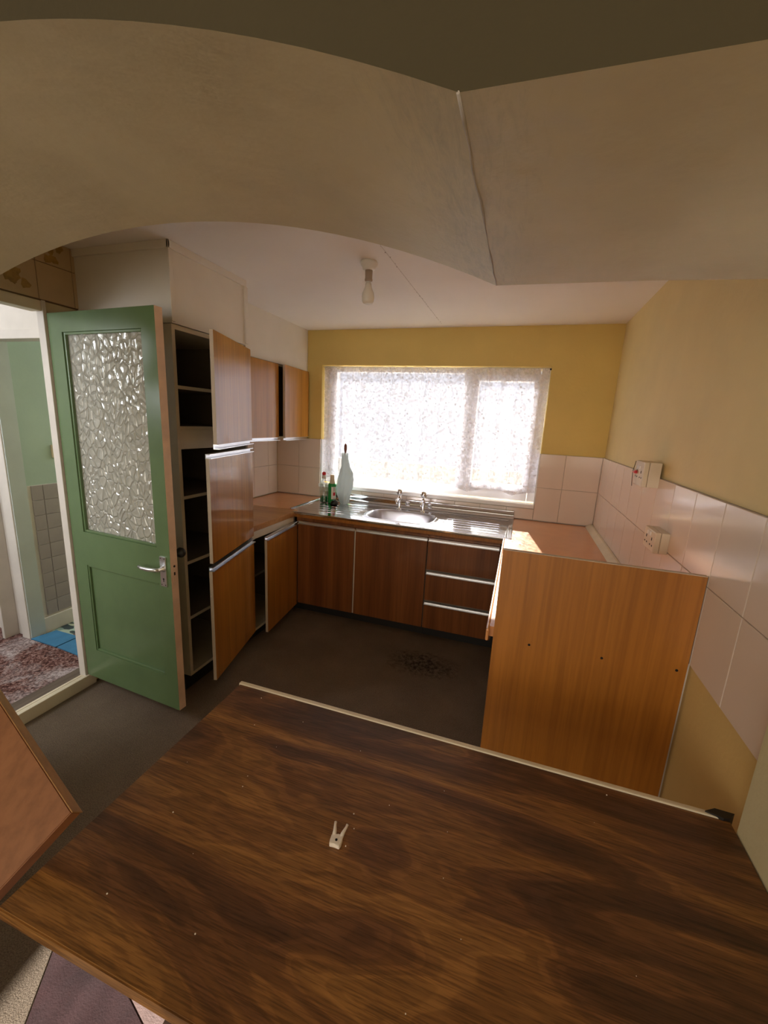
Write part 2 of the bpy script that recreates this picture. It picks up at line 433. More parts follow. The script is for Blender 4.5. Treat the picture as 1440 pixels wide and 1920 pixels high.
# window wall
for xa, xb in ((XL, -2.016), (-2.016, WX0), (WX1, .338), (.338, XR)):
    for za, zb in ((Z0, Z1), (Z1, Z2)):
        tile(ww, (xa, YW+.010, za), 0, xb-xa, zb-za, M_tile)
n = 9
for i in range(n):
    w = (WX1-WX0)/n
    tile(ww, (WX0+i*w, YW+.010, Z0), 0, w, WZ0-.035-Z0, M_tile)
# left wall behind the worktop: faces +x
ys = [2.262, 2.484, 2.706, 2.928, 3.15, 3.372, YW]
for i in range(len(ys)-1):
    for za, zb in ((Z0, Z1), (Z1, Z2)):
        tile(wl, (XL-.010, ys[i], za), R(90), ys[i+1]-ys[i], zb-za, M_tile)
# decorated beige tiles over the door
M_oldtile = mottled('aged_beige_tile', (.50, .38, .22), .35, .08, 6, 0, 20)
M_motif = mottled('faded_ochre_motif', (.34, .215, .055), .4, .3, 30, 0, 20)
link('grout_bed', BX(XLW-.001, XL-.004, .35, 1.70, 2.118, ZC), M_grouted, wl)
ys = [.478, .648, .818, .988, 1.158, 1.328, 1.498, 1.668, 1.70]
ys = [1.0, 1.158, 1.328, 1.498, 1.668, 1.70]
def motif(cy, cz, parent, y0, y1, z0, z1):
    bm = bmesh.new()
    rr = random.Random(int(cy*1000+cz*77))
    for k in range(9):
        a = rr.uniform(0, 6.28); d = rr.uniform(0, .045)
        py, pz = cy + d*math.cos(a), cz + d*1.1*math.sin(a)
        rad = rr.uniform(.011, .022)
        vs = []
        for q in range(9):
            t = q/9*2*PI; r_ = rad*(1 + .25*math.sin(3*t+k))
            vs.append((min(y1-.004, max(y0+.004, py+r_*math.cos(t))), min(z1-.004, max(z0+.004, pz+r_*math.sin(t)))))
        prism(bm, vs, XL-.0002+k*.00004, XL+.0006+k*.00004, 'x')
    return link('flower_motif', bm, M_motif, parent)
for i in range(len(ys)-1):
    for j, (za, zb) in enumerate(((2.122, 2.290), (2.290, ZC))):
        o = tile(wl, (XL-.010, ys[i], za), R(90), ys[i+1]-ys[i], zb-za, M_oldtile)
        if (i, j) in ((2, 0), (3, 1), (0, 0), (1, 1)):
            mo = motif((ys[i]+ys[i+1])/2, (za+zb)/2 if j == 0 else za+.06, None, ys[i], ys[i+1], za, zb)
            mo.parent = o; mo.matrix_parent_inverse = (Matrix.Translation(o.location) @ Matrix.Rotation(R(90), 4, 'Z')).inverted()

# arch wall --------------------------------------------------------
prof = []
NA = 40
for i in range(NA+1):
    x = -2.268 + (2.268-.092)*i/NA
    prof.append((x, CAMZ + .497 - (2.34 - math.sqrt(2.34**2 - (x+1.03)**2))))
prof += [(.20, CAMZ+.296), (.39, CAMZ+.289), (XA, CAMZ+.285)]
bm = bmesh.new()
NY = 8
rows = []
for k in range(NY+1):
    y = YA0 + (YA1-YA0)*k/NY
    rows.append([bm.verts.new((x, y, z)) for x, z in prof])
for k in range(NY):
    for i in range(len(prof)-1):
        f = bm.faces.new((rows[k][i], rows[k][i+1], rows[k+1][i+1], rows[k+1][i])); f.smooth = i < NA
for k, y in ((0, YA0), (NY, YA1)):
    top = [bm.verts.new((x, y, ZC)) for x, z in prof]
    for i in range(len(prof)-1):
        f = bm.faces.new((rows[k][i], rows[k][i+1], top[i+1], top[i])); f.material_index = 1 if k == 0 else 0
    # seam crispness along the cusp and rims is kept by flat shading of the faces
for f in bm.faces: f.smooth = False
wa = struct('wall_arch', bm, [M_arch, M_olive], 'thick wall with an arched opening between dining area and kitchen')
link('pier', BX(XA, XRW+.001, YA0, YA1, ZF, ZC), M_cream, wa)
bm = bmesh.new()
rs = random.Random(3); pts = []
for k in range(15):
    t = k/14; y = YA0 + (YA1-YA0)*t
    pts.append((-.092 + rs.uniform(-.0015, .0015), y, CAMZ + .3008 + rs.uniform(-.001, .001)))
tube(bm, pts, [.0016*rs.uniform(.4, 1.4) for _ in pts], 5)
link('plaster_seam', bm, M_grout, wa)

# dining room shell behind the camera
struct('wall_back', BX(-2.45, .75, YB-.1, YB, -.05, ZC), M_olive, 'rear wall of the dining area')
struct('baseboard_right', BX(XRW-.016, XRW-.003, 1.01, 1.45, ZF, ZF+.09, .003), M_trim)

# white boxing above the cabinets
b1 = struct('wall_boxing', BX(XLW-.01, -1.652, 1.685, 2.25, 2.045, ZC), M_white, 'white boxed-in panel above the tall cupboard')
bm = bmesh.new(); box(bm, XL, -1.640, 1.673, 1.685, ZC-.035, ZC, .003); box(bm, -1.652, -1.640, 1.673, 2.25, ZC-.035, ZC, .003); box(bm, -1.652, -1.640, 2.235, 2.262, 2.05, ZC-.035, .003)
box(bm, -1.652, -1.642, 1.677, 1.700, 2.05, ZC-.035, .002)
link('cover_strip', bm, M_white, b1)
struct('wall_bulkhead', BX(XLW-.01, -1.935, 2.25, YWW+.01, 2.048, ZC), M_white, 'white bulkhead above the wall cupboards')

# window -----------------------------------------------------------
win = thing('window_1', 'white plastic framed window with one wide pane and a narrow casement', 'window', (-.82, 3.60, WZ0), kind='structure')
def W_(n, bm, m, par=None): return link(n, bm, m, par or win, world=True)
YF0, YF1 = 3.595, 3.66
bm = bmesh.new()
box(bm, WX0, -1.665, YF0, YF1, 1.04, WZ1, .004); box(bm, .085, WX1, YF0, YF1, 1.04, WZ1, .004)
box(bm, -1.66, .08, YF0, YF1, 2.055, WZ1, .004); box(bm, -1.66, .08, YF0, YF1, 1.04, 1.115, .004)
W_('frame', bm, M_upvc)
W_('mullion', BX(-.515, -.425, YF0, YF1, 1.115, 2.055, .004), M_upvc)
bm = bmesh.new()
box(bm, -.425, -.385, YF0-.014, YF1-.01, 1.115, 2.055, .005); box(bm, .035, .085, YF0-.014, YF1-.01, 1.115, 2.055, .005)
box(bm, -.385, .035, YF0-.014, YF1-.01, 1.995, 2.055, .005); box(bm, -.385, .035, YF0-.014, YF1-.01, 1.115, 1.165, .005)
sash = W_('casement', bm, M_upvc)
link('window_pane', BX(-.39, .04, 3.622, 3.628, 1.16, 2.0), M_glass, sash, world=True)
W_('window_pane', BX(-1.665, -.51, 3.622, 3.628, 1.11, 2.06), M_glass)
W_('window_sill', BX(WX0+.002, WX1-.002, 3.485, 3.60, 1.003, 1.035, .006), M_upvc)
bm = BX(WX0, WX0+.008, YW+.012, 3.595, 1.036, 1.445); box(bm, WX1-.008, WX1, YW+.012, 3.595, 1.036, 1.445)
W_('reveal_lining', bm, M_upvc)

# garden outside
struct('floor_garden', BX(-9, 9, 3.80, 16, -.25, -.15), M_ground, 'pale paving outside the window')
gw = struct('wall_garden', BX(-5, 4, 7.0, 7.1, -.15, .95), M_block, 'low pale garden wall outside the window')
gm = None
for r_ in range(5):
    for c_ in range(14):
        if gm is None:
            bm = BX(0, .43, -.02, 0, 0, .20, .006); bmesh.ops.recalc_face_normals(bm, faces=bm.faces); gm = bpy.data.meshes.new('block'); bm.to_mesh(gm); bm.free(); gm.materials.append(M_block)
        inst('block', gm, gw, (-3.6 + c_*.45 + (.22 if r_ % 2 else 0), 7.0, -.13+r_*.215))

# net curtain ------------------------------------------------------
bm = bmesh.new(); nx, nz = 240, 36
cx0, cx1 = -1.775, .142
grid = []
for j in range(nz+1):
    row = []
    for i in range(nx+1):
        u = i/nx; x = cx0 + (cx1-cx0)*u
        zb = 1.075 + .035*abs(math.sin(u*PI*5.5)) + (.012 if u > .72 else 0)
        z = 2.093 + (zb-2.093)*j/nz
        amp = .010 + .006*math.sin(u*17)
        y = 3.556 + amp*math.sin(u*88 + 1.7*math.sin(u*9)) + .006*math.sin(u*31 + j*.05)
        row.append(bm.verts.new((x, y, z)))
    grid.append(row)
for j in range(nz):
    for i in range(nx):
        f = bm.faces.new((grid[j][i], grid[j][i+1], grid[j+1][i+1], grid[j+1][i])); f.smooth = True
cur = thing('net_curtain', 'sheer white lace net curtain hanging across the whole window', 'curtain', (-.82, 3.556, 2.093))
link('curtain_fabric', bm, M_lace, cur, world=True)
bm = bmesh.new(); tube(bm, [(WX0, 3.553, 2.092), (-.8, 3.553, 2.088), (WX1, 3.553, 2.094)], .003, 8)
link('curtain_wire', bm, M_wplastic, cur, world=True)
bm = bmesh.new(); tube(bm, [(WX1-.012, 3.535, 2.085), (WX1, 3.535, 2.085)], .006, 10)
link('hook', bm, M_hole, cur, world=True)

# ------------------------------------------------------------------ doorway and hall
fr = thing('trim_1', 'cream painted door frame', 'door frame', (-2.30, 1.1, ZF), kind='structure')
link('door_jamb', BX(-2.30, -2.254, 1.507, 1.524, ZF, 2.12, .003), M_hallwhite, fr, world=True)
link('door_head', BX(-2.33, -2.262, .70, 1.507, 2.07, 2.118, .003), M_trim, fr, world=True)
link('door_jamb', BX(-2.33, -2.262, .70, .735, .1, 2.07, .003), M_trim, fr, world=True)
th = thing('trim_2', 'cream timber sill board across the hall doorway', 'threshold', (-2.27, 1.1, ZF), kind='structure')
bm = BX(-2.272, -2.242, .72, 1.56, ZF, .105, .004)
link('sill_board', bm, M_trim, th, world=True)
link('sill_strip', BX(-2.292, -2.275, .72, 1.507, .06, .104, .003), M_trim, th, world=True)
M_oldwood = wood('worn_grey_floorboard', (.09, .065, .045), (.15, .11, .08), (.21, .16, .11), 'y', .7, 1, .06)
link('floorboard', BX(-2.372, -2.294, .50, 1.68, .05, .101, .003), M_oldwood, th, world=True)
struct('floor_hall', BX(-4.2, -2.370, -.6, 1.74, -.05, .098), M_hallcarpet, 'dusty red-brown carpet in the hall')
struct('floor_far_room', BX(-4.2, -2.305, 1.74, 3.9, -.05, .092), M_mosaic, 'torn patterned vinyl floor beyond the hall')
HX = -2.965
bm = bmesh.new()
box(bm, -4.2, HX, 1.685, 1.755, .05, 2.5); box(bm, HX, -2.31, 1.685, 1.755, 1.985, 2.5)
wh = struct('wall_hall', bm, M_hallwhite, 'white hall wall with a doorway to the teal room')
M_bluewhite = mottled('bluish_white_door_lining', (.52, .585, .575), .5, .06, 5, .1)
t3 = struct('trim_3', BX(HX-.002, HX+.004, 1.668, 1.757, .098, 2.03, .001), M_bluewhite)
link('architrave', BX(HX-.075, HX-.0021, 1.660, 1.685, .098, 2.03, .004), M_hallwhite, t3)
link('head_board', BX(HX+.002, -2.31, 1.668, 1.755, 1.983, 2.03, .004), M_hallwhite, t3)
struct('wall_hall_left', BX(-4.25, -4.15, -.6, 1.7, 0, 2.5), M_hallwhite)
bm = BX(-3.135, -3.11, 1.60, 1.685, .098, 2.05, .004)
struct('trim_4', bm, M_hallwhite)
bm = BX(-4.2, -2.27, -.7, 3.95, 2.5, 2.6)
struct('ceiling_hall', bm, M_ceiling)
struct('wall_hall_near', BX(-4.2, -2.305, -.7, -.6, 0, 2.5), M_hallwhite)
wt = struct('wall_far_room', BX(-3.09, -2.990, 1.757, 3.9, .05, 2.5), M_teal, 'pale teal wall with grey tiles beyond the hall')
struct('wall_far_end', BX(-3.06, -2.31, 3.85, 3.95, 0, 2.5), M_teal)
link('grout_bed', BX(-2.991, -2.985, 1.757, 3.0, .20, 1.115), M_hallwhite, wt)
for r_ in range(9):
    for c_ in range(7):
        tile(wt, (-2.984, 1.76+.1005*c_ + (.0 if c_ else .03), .21+.1005*r_), R(90), .1005 - (.03 if c_ == 0 else 0), .1005, M_greytile, .007)
struct('baseboard_far_room', BX(-2.990, -2.968, 1.757, 3.8, .092, .20, .004), M_hallwhite)
ls = thing('light_switch', 'cream light switch on the pale teal wall beyond the hall', 'light switch', (-2.990, 1.99, 1.33))
link('switch_plate', BX(-2.990, -2.980, 1.945, 2.03, 1.287, 1.373, .003), M_plastic, ls, world=True)
link('rocker', BX(-2.980, -2.974, 1.98, 1.995, 1.32, 1.34, .001), M_brownwood, ls, world=True)
# blue mat on the threshold of the far room
bm = bmesh.new()
def quad_poly(a): prism(bm, a, .0975, .104)
quad_poly([(-2.96, 1.66), (-2.72, 1.655), (-2.715, 1.80), (-2.93, 1.80)])
quad_poly([(-2.708, 1.655), (-2.50, 1.64), (-2.49, 1.79), (-2.706, 1.80)])
quad_poly([(-2.493, 1.63), (-2.41, 1.62), (-2.41, 1.74), (-2.484, 1.785)])
tag(link('floor_mat', bm, M_blue), 'torn blue mat strip lying in the doorway beyond the hall', 'mat')

# ------------------------------------------------------------------ green door
DA = R(-3.81); DZ = 0.0; DW = .715; DT = .040
door = thing('door_1', 'open green half-glazed door with a silver lever handle', 'door', (-2.247, 1.518, 0), DA, kind='structure')
zb_, zt_ = .111, 2.063
bm = bmesh.new()
for a in ((0, .098, zb_, zt_), (.632, DW, zb_, zt_), (.098, .632, 1.975, zt_), (.098, .632, .800, .985), (.098, .632, zb_, .292)):
    box(bm, a[0], a[1], 0, DT, a[2], a[3])
bmesh.ops.recalc_face_normals(bm, faces=bm.faces)
for f in bm.faces:
    c = f.calc_center_median()
    if (abs(f.normal.x) > .9 and (c.x < .001 or c.x > DW-.001)) or (f.normal.z > .9 and c.z > 2.06): f.material_index = 1
M_pinkedge = mottled('pinkish_cream_door_edge', (.66, .47, .33), .5, .14, 9, .2, 40)
link('door_frame', bm, [M_green, M_pinkedge], door)
link('door_panel', BX(.098, .632, .013, .027, .292, .800), M_green, door)
bm = bmesh.new()
for a in ((.098, .108, .292, .800), (.622, .632, .292, .800), (.108, .622, .790, .800), (.108, .622, .292, .302)): box(bm, a[0], a[1], .003, .013, a[2], a[3], .003)
link('panel_moulding', bm, M_green, door)
bm = bmesh.new()
for a in ((.098, .110, .985, 1.975), (.620, .632, .985, 1.975), (.110, .620, 1.963, 1.975), (.110, .620, .985, .997)): box(bm, a[0], a[1], .005, .035, a[2], a[3], .003)
link('glazing_bead', bm, M_green, door)
link('glass_pane', BX(.110, .620, .018, .023, .997, 1.963), M_obscure, door)
hp = link('handle_plate', BX(.650, .690, -.006, 0, .793, .945, .002), M_alu, door); hp['label'] = 'silver lever handle plate'
bm = bmesh.new(); 
Mx = Matrix.Translation((.671, -.006, .885)) @ Matrix.Rotation(R(90), 4, 'X')
lathe(bm, [(.016, 0), (.016, .004), (.010, .006), (.008, .03)], n=16, M=Mx)
tube(bm, [(.671, -.034, .885), (.660, -.040, .885), (.62, -.042, .882), (.575, -.043, .882), (.548, -.040, .886)], [.009, .0095, .0095, .0085, .007], 10)
link('lever', bm, M_alu, hp)
bm = bmesh.new(); Mx = Matrix.Translation((.671, -.0055, .832)) @ Matrix.Rotation(R(90), 4, 'X')
lathe(bm, [(.0045, 0), (.0045, .0014)], n=12, M=Mx); box(bm, .669, .673, -.0069, -.0055, .818, .832)
link('keyhole', bm, M_hole, hp)
bm = bmesh.new()
for sx in (.658, .682):
    for sz in (.802, .936):
        lathe(bm, [(.003, 0), (.003, .0012)], n=8, M=Matrix.Translation((sx, -.0055, sz)) @ Matrix.Rotation(R(90), 4, 'X'))
link('screws', bm, M_hole, hp)
lp = link('latch_plate', BX(DW-.001, DW+.0012, .010, .030, .80, .91, .0005), M_pinkedge, door)
bm = bmesh.new(); tube(bm, [(DW, .020, .898), (DW+.003, .020, .898)], .0055, 10); box(bm, DW, DW+.0018, .016, .024, .852, .868)
link('latch_hole', bm, M_hole, lp)
bm = bmesh.new(); Mx = Matrix.Translation((.690, DT, .945)) @ Matrix.Rotation(R(-90), 4, 'X')
lathe(bm, [(.008, 0), (.008, .025), (.022, .032), (.027, .045), (.022, .056), (.008, .060)], n=18, M=Mx)
link('door_knob', bm, M_black, door)['label'] = 'black round knob on the far face'

# ------------------------------------------------------------------ kitchen units
def rail(bm, a, b, zc, out, axis, h=.026, d=.016):
    """aluminium channel grip along a unit edge: axis 'x' runs in x with front at y=out facing -y; 'y' runs in y with front at x=out facing +x"""
    prof = [(0, -h/2), (d, -h/2), (d, -h/2+.004), (.004, -h/2+.005), (.004, h/2-.006), (d*.8, h/2-.004), (d*.8, h/2), (0, h/2)]
    if axis == 'y':
        prism_pts = [(out + p, zc + q) for p, q in prof]; prism(bm, prism_pts, a, b, 'y')
    else:
        prism_pts = [(out - p, zc + q) for p, q in prof]; prism(bm, prism_pts, a, b, 'x')
XF = -1.66; TH = .018
tc = thing('tall_cabinet', 'tall white-sided cupboard with three ajar teak doors beside the green door', 'cabinet', (-1.95, 1.97, ZF))
def T(n, bm, m, par=None, **k): return link(n, bm, m, par or tc, world=True)
y0, y1 = 1.687, 2.255
T('side_panel', BX(XL+.002, XF, y0, y0+.020, .145, 2.042), M_carc)
T('side_panel', BX(XL+.002, XF, y1-.018, y1, .145, 2.042), M_inside)
T('top_panel', BX(XL+.002, XF, y0+.020, y1-.018, 2.020, 2.042), M_carc)
T('base_panel', BX(XL+.002, XF, y0+.020, y1-.018, .145, .163), M_carc)
T('back_panel', BX(XL+.002, XL+.008, y0+.020, y1-.018, .163, 2.020), M_inside)
bm = BX(XL+.009, XF-.02, y0+.020, y0+.0215, .165, 2.018); T('side_lining', bm, M_inside)
for z in (1.760, 1.557, 1.190, .823, .495):
    sh = T('shelf', BX(XL+.010, XF-.022, y0+.022, y1-.019, z-.016, z-.001), M_inside)
    link('shelf_edging', BX(XF-.0218, XF-.018, y0+.022, y1-.019, z-.017, z), M_carc, sh, world=True)
T('inner_fascia', BX(XF-.028, XF-.010, y0+.022, y1-.019, 1.440, 1.540, .002), M_carc)
T('plinth', BX(XL+.002, XF-.05, y0+.01, y1, ZF, .145), M_plinth)
M_dooredge = mottled('pale_door_edging', (.56, .46, .36), .5, .06, 5, 0)
def hung_door(parent, hx, hy, ang, w, z0, z1, m, where, name='door'):
    """door leaf hinged at its far end; where = 'top'/'bottom' position of the grip rail"""
    root = Vector(parent.location)
    bm = BX(0, .018, -w, 0, z0, z1, .0)
    bmesh.ops.recalc_face_normals(bm, faces=bm.faces)
    for f in bm.faces:
        if abs(f.normal.x) < .5 or f.normal.x < -.5: f.material_index = 1
    bmesh.ops.translate(bm, verts=bm.verts, vec=(0, 0, -root.z))
    d = link(name, bm, [m, M_dooredge], parent, (hx-root.x, hy-root.y, 0), ang)
    bm = bmesh.new()
    for wh_ in where:
        zc = (z1+.010) if wh_ == 'top' else (z0-.010)
        rail(bm, -w-.002, .001, zc-root.z, .0, 'y', .024, .030)
    link('handle', bm, M_alu, d)
    return d
hung_door(tc, XF+.004, 2.268, R(18.5), .569, 1.475, 2.022, M_teak, ['bottom'])
hung_door(tc, XF+.004, 2.268, R(14.2), .571, .842, 1.405, M_teak, ['top'])
hung_door(tc, XF+.004, 2.268, R(13.7), .574, .142, .800, M_teak, ['top'])

# left base unit
bl = thing('base_cabinet', 'left base cupboard with an ajar teak door between the tall cupboard and the corner', 'cabinet', (-1.95, 2.55, ZF), group='kitchen base units')
def B(n, bm, m, par=None): return link(n, bm, m, par or bl, world=True)
y0, y1 = 2.262, 2.838
B('side_panel', BX(XL+.002, XF, y0, y0+.018, .125, .858), M_inside)
B('side_panel', BX(XL+.002, XF, y1-.018, y1, .125, .858), M_inside)
B('base_panel', BX(XL+.002, XF, y0+.018, y1-.018, .125, .143), M_carc)
B('back_panel', BX(XL+.002, XL+.008, y0+.018, y1-.018, .143, .858), M_inside)
B('shelf', BX(XL+.01, XF-.05, y0+.019, y1-.019, .50, .516), M_inside)
B('front_rail', BX(XF-.02, XF, y0+.019, y1-.019, .806, .858), M_carc)
B('plinth', BX(XL+.002, XF-.055, y0, y1, ZF, .125), M_plinth)
hung_door(bl, XF+.004, 2.838, R(6.5), .504, .112, .800, M_teak, ['top'])

# sink base unit : two doors
YS = 2.85
bs = thing('base_cabinet', 'double door base cupboard in reddish veneer under the sink bowl', 'cabinet', (-1.10, 3.15, ZF), group='kitchen base units')
def K(n, bm, m, par=None): return link(n, bm, m, par or bs, world=True)
K('carcass', BX(-1.66, -.572, YS+.022, 3.51, .125, .745), M_inside)
K('front_rail', BX(-1.66, -.572, YS+.026, YS+.044, .745, .856), M_sapele)
K('plinth', BX(-1.713, -.572, YS+.06, YS+.078, ZF, .125), M_plinth)
def front(par, x0, x1, z0, z1, name='door'):
    root = par.location
    f = link(name, BX(x0, x1, YS, YS+.020, z0, z1, .0015), M_sapele, par, world=True)
    bm = bmesh.new(); rail(bm, x0, x1, z1+.012, YS+.014, 'x', .024, .022)
    link('handle', bm, M_alu, f, world=True)
    return f
front(bs, -1.636, -1.148, .120, .800); front(bs, -1.134, -.574, .120, .800)
K('plinth', BX(-1.730, -1.7135, 2.842, YS+.078, ZF, .125), M_plinth)
K('centre_strip', BX(-1.146, -1.136, YS+.006, YS+.022, .120, .812, .001), M_carc)
bd = thing('base_cabinet', 'three-drawer base unit in reddish veneer right of the sink doors', 'cabinet', (-.32, 3.15, ZF), group='kitchen base units')
link('carcass', BX(-.570, -.062, YS+.022, 3.51, .125, .745), M_inside, bd, world=True)
link('front_rail', BX(-.570, -.062, YS+.026, YS+.044, .745, .856), M_sapele, bd, world=True)
link('plinth', BX(-.570, -.02, YS+.06, YS+.078, ZF, .125), M_plinth, bd, world=True)
for z0, z1 in ((.586, .800), (.346, .548), (.120, .308)):
    front(bd, -.566, -.066, z0, z1, 'drawer')
# right-hand base unit
br = thing('base_cabinet', 'right base cupboard below the orange worktop, behind the end panel', 'cabinet', (.30, 2.1, ZF), group='kitchen base units')
link('carcass', BX(.005, .575, 1.52, 3.50, .125, .855), M_inside, br, world=True)
link('plinth', BX(.05, .575, 1.52, 3.50, ZF, .125), M_plinth, br, world=True)
for a, b in ((1.53, 1.96), (1.964, 2.39), (2.394, 2.80)):
    d_ = link('door', BX(-.016, .003, a, b, .12, .80, .0015), M_sapele, br, world=True)
    bm = bmesh.new(); rail(bm, a, b, .812, .0, 'y', .024, .0)
    bm.free()
    bm = BX(-.02, -.002, a, b, .802, .826, .002)
    link('handle', bm, M_alu, d_, world=True)

# end panel -------------------------------------------------------
ep = thing('end_panel', 'tall orange wood panel standing across the end of the right worktop', 'panel', (.29, 1.48, ZF))
link('board', BX(-.022, .594, 1.470, 1.488, ZF, 1.208, .0012), M_panel, ep, world=True)
for x, z in ((.106, .866), (.344, .870), (.566, .879)):
    bm = bmesh.new(); lathe(bm, [(.0045, 0), (.0045, .0012)], n=12, M=Matrix.Translation((x, 1.4702, z)) @ Matrix.Rotation(R(90), 4, 'X'))
    link('screw_hole', bm, M_hole, ep, world=True)
link('top_edging', BX(-.022, .594, 1.470, 1.488, 1.2082, 1.2100), M_dooredge, ep, world=True)
struct('trim_5', BX(.580, XRW-.003, 1.49, 1.512, ZF, .90), M_hallwhite, 'pale batten on the wall behind the end panel')

# worktops --------------------------------------------------------
tag(link('worktop', BX(XL+.001, -1.655, 2.262, 2.879, .860, .900, .003), M_teak_h), 'wood-grain worktop section beside the tall cupboard', 'worktop')
bm = bmesh.new(); prism(bm, [(XL+.001, 2.881), (-1.668, 2.881), (-1.668, 2.90), (-1.742, 2.90), (-1.742, 3.519), (XL+.001, 3.519)], .862, .900)
tag(link('worktop', bm, M_orange), 'orange laminate worktop in the left corner beside the draining board', 'worktop')
bm = bmesh.new(); prism(bm, [(-.038, 1.490), (.594, 1.490), (.594, 3.519), (.004, 3.519), (.004, 2.826), (-.038, 2.826)], .860, .900)
wtr = thing('worktop', 'orange laminate worktop on the right below the sockets', 'worktop', (.28, 2.5, .86))
link('worktop_slab', bm, M_orange, wtr, world=True)
link('front_edging', BX(-.050, -.038, 1.462, 2.826, .852, .900, .006), M_orange, wtr, world=True)
bm = bmesh.new(); prism(bm, [(.545, .9005), (.594, .9005), (.594, .925), (.580, .925)], 1.49, 3.515, 'y')
tag(link('splash_strip', bm, M_trim), 'pale plastic sealing strip along the back of the right worktop', 'strip')
bm = BX(-1.665, -.052, 2.842, 2.858, .856, .884)
tag(link('worktop_edge', bm, M_panel), 'orange wood edge board under the front lip of the sink', 'worktop')

# sink ------------------------------------------------------------
sk = thing('sink', 'stainless steel sink with a single bowl and two ribbed drainers', 'sink', (-.86, 3.15, .885))
nx, ny = 290, 116
X0, X1, Y0, Y1 = -1.740, .002, 2.826, 3.500
def sstep(a, b, t):
    t = max(0, min(1, (t-a)/(b-a))); return t*t*(3-2*t)
def sink_h(x, y):
    z = .902
    u = abs((x+.857)/.268); v = abs((y-3.125)/.190)
    r = (u**3.6 + v**3.6)**(1/3.6)
    z -= .150*(1 - sstep(.80, 1.0, r))
    if r > 1:
        e = min(x-X0, X1-x, y-Y0, 3.455-y)
        if e > .028: z -= .006*sstep(.028, .040, e)*sstep(1.03, 1.12, r)
        for a, b in ((-1.66, -1.20), (-.52, -.075)):
            if a < x < b and 2.89 < y < 3.33:
                w = sstep(a, a+.03, x)*(1-sstep(b-.03, b, x))*sstep(2.89, 2.91, y)*(1-sstep(3.31, 3.33, y))
                z += w*.0034*(.5+.5*math.cos((y-2.89)*2*PI/.072))**6
    z += .060*sstep(3.482, 3.496, y)
    return z
bm = bmesh.new(); g = []
for j in range(ny+1):
    y = Y0 + (Y1-Y0)*j/ny
    g.append([bm.verts.new((X0+(X1-X0)*i/nx, y, sink_h(X0+(X1-X0)*i/nx, y))) for i in range(nx+1)])
for j in range(ny):
    for i in range(nx):
        x = X0+(X1-X0)*(i+1)/nx; y = Y0+(Y1-Y0)*j/ny
        if x < -1.668 and y < 2.905: continue
        f = bm.faces.new((g[j][i], g[j][i+1], g[j+1][i+1], g[j+1][i])); f.smooth = True
        if abs((x+.857)/.268)**3.6 + abs((y-3.125)/.190)**3.6 < 1: f.material_index = 1
bmesh.ops.delete(bm, geom=[v for v in bm.verts if not v.link_faces], context='VERTS')
o = link('basin', bm, [M_steel, M_bowl], sk, world=True)
link('front_lip', BX(-1.666, .002, 2.822, 2.838, .884, .9015, .004), M_steel, sk, world=True)
link('upstand', BX(-1.740, .002, 3.497, 3.509, .900, .966, .003), M_steel, sk, world=True)
link('side_rim', BX(-1.744, -1.728, 2.905, 3.49, .900, .908, .003), M_steel, sk, world=True)
link('side_rim', BX(-.012, .004, 2.826, 3.49, .899, .906, .003), M_steel, sk, world=True)
pz = sink_h(-.84, 3.20)
dr = link('drain', None or (lambda b: (lathe(b, [(.040, 0), (.043, .002), (.040, .005), (.032, .004), (.030, .001)], -.835, 3.19, 24), b)[1])(bmesh.new()), M_chrome, sk, world=True)
dr.location.z += pz + .0015
bm = bmesh.new()
for k in range(8):
    a = k*PI/4
    lathe(bm, [(.0055, 0), (.0055, .0012)], -.835+.019*math.cos(a), 3.19+.019*math.sin(a), 8)
gr = link('drain_holes', bm, M_hole, sk, world=True); gr.location.z += pz + .004
# taps
def tap(x, y, label):
    t = thing('tap', label, 'tap', (x, y, .897), group='sink taps')
    bm = bmesh.new(); lathe(bm, [(.024, 0), (.024, .006), (.015, .012), (.012, .02), (.0125, .075), (.017, .085), (.017, .105), (.010, .115), (.009, .128)], n=20)
    link('body', bm, M_chrome, t)
    bm = bmesh.new(); tube(bm, [(0, -.008, .095), (0, -.045, .100), (0, -.075, .096), (0, -.090, .080), (0, -.092, .066)], [.012, .0115, .011, .0105, .0105], 12)
    link('spout', bm, M_chrome, t)
    bm = bmesh.new(); lathe(bm, [(.010, .126), (.022, .134), (.026, .146), (.025, .166), (.019, .178), (.006, .182)], n=12)
    for k in range(4):
        a = k*PI/2 + .4
        tube(bm, [(0, 0, .150), (.029*math.cos(a), .029*math.sin(a), .152)], [.007, .006], 8)
    link('tap_head', bm, M_chrome, t)
tap(-.945, 3.365, 'left chrome pillar tap behind the sink bowl')
tap(-.735, 3.365, 'right chrome pillar tap behind the sink bowl')

# wall cupboards --------------------------------------------------
XU = -1.93
wc = thing('wall_cabinet', 'wall cupboard with two teak doors, the right one ajar, above the left worktop', 'cabinet', (-2.09, 3.0, 1.455))
def U(n, bm, m): return link(n, bm, m, wc, world=True)
y0, y1 = 2.50, 3.508
U('side_panel', BX(XL+.002, XU, y0, y0+.016, 1.455, 2.044), M_carc); U('side_panel', BX(XL+.002, XU, y1-.016, y1, 1.455, 2.044), M_inside)
U('top_panel', BX(XL+.002, XU, y0+.016, y1-.016, 2.028, 2.044), M_inside); U('base_panel', BX(XL+.002, XU, y0+.016, y1-.016, 1.455, 1.471), M_carc)
U('back_panel', BX(XL+.002, XL+.008, y0+.016, y1-.016, 1.471, 2.028), M_inside)
U('divider', BX(XL+.01, XU-.002, 3.012, 3.028, 1.471, 2.028), M_inside)
U('shelf', BX(XL+.01, XU-.03, y0+.017, 3.011, 1.73, 1.746), M_inside)
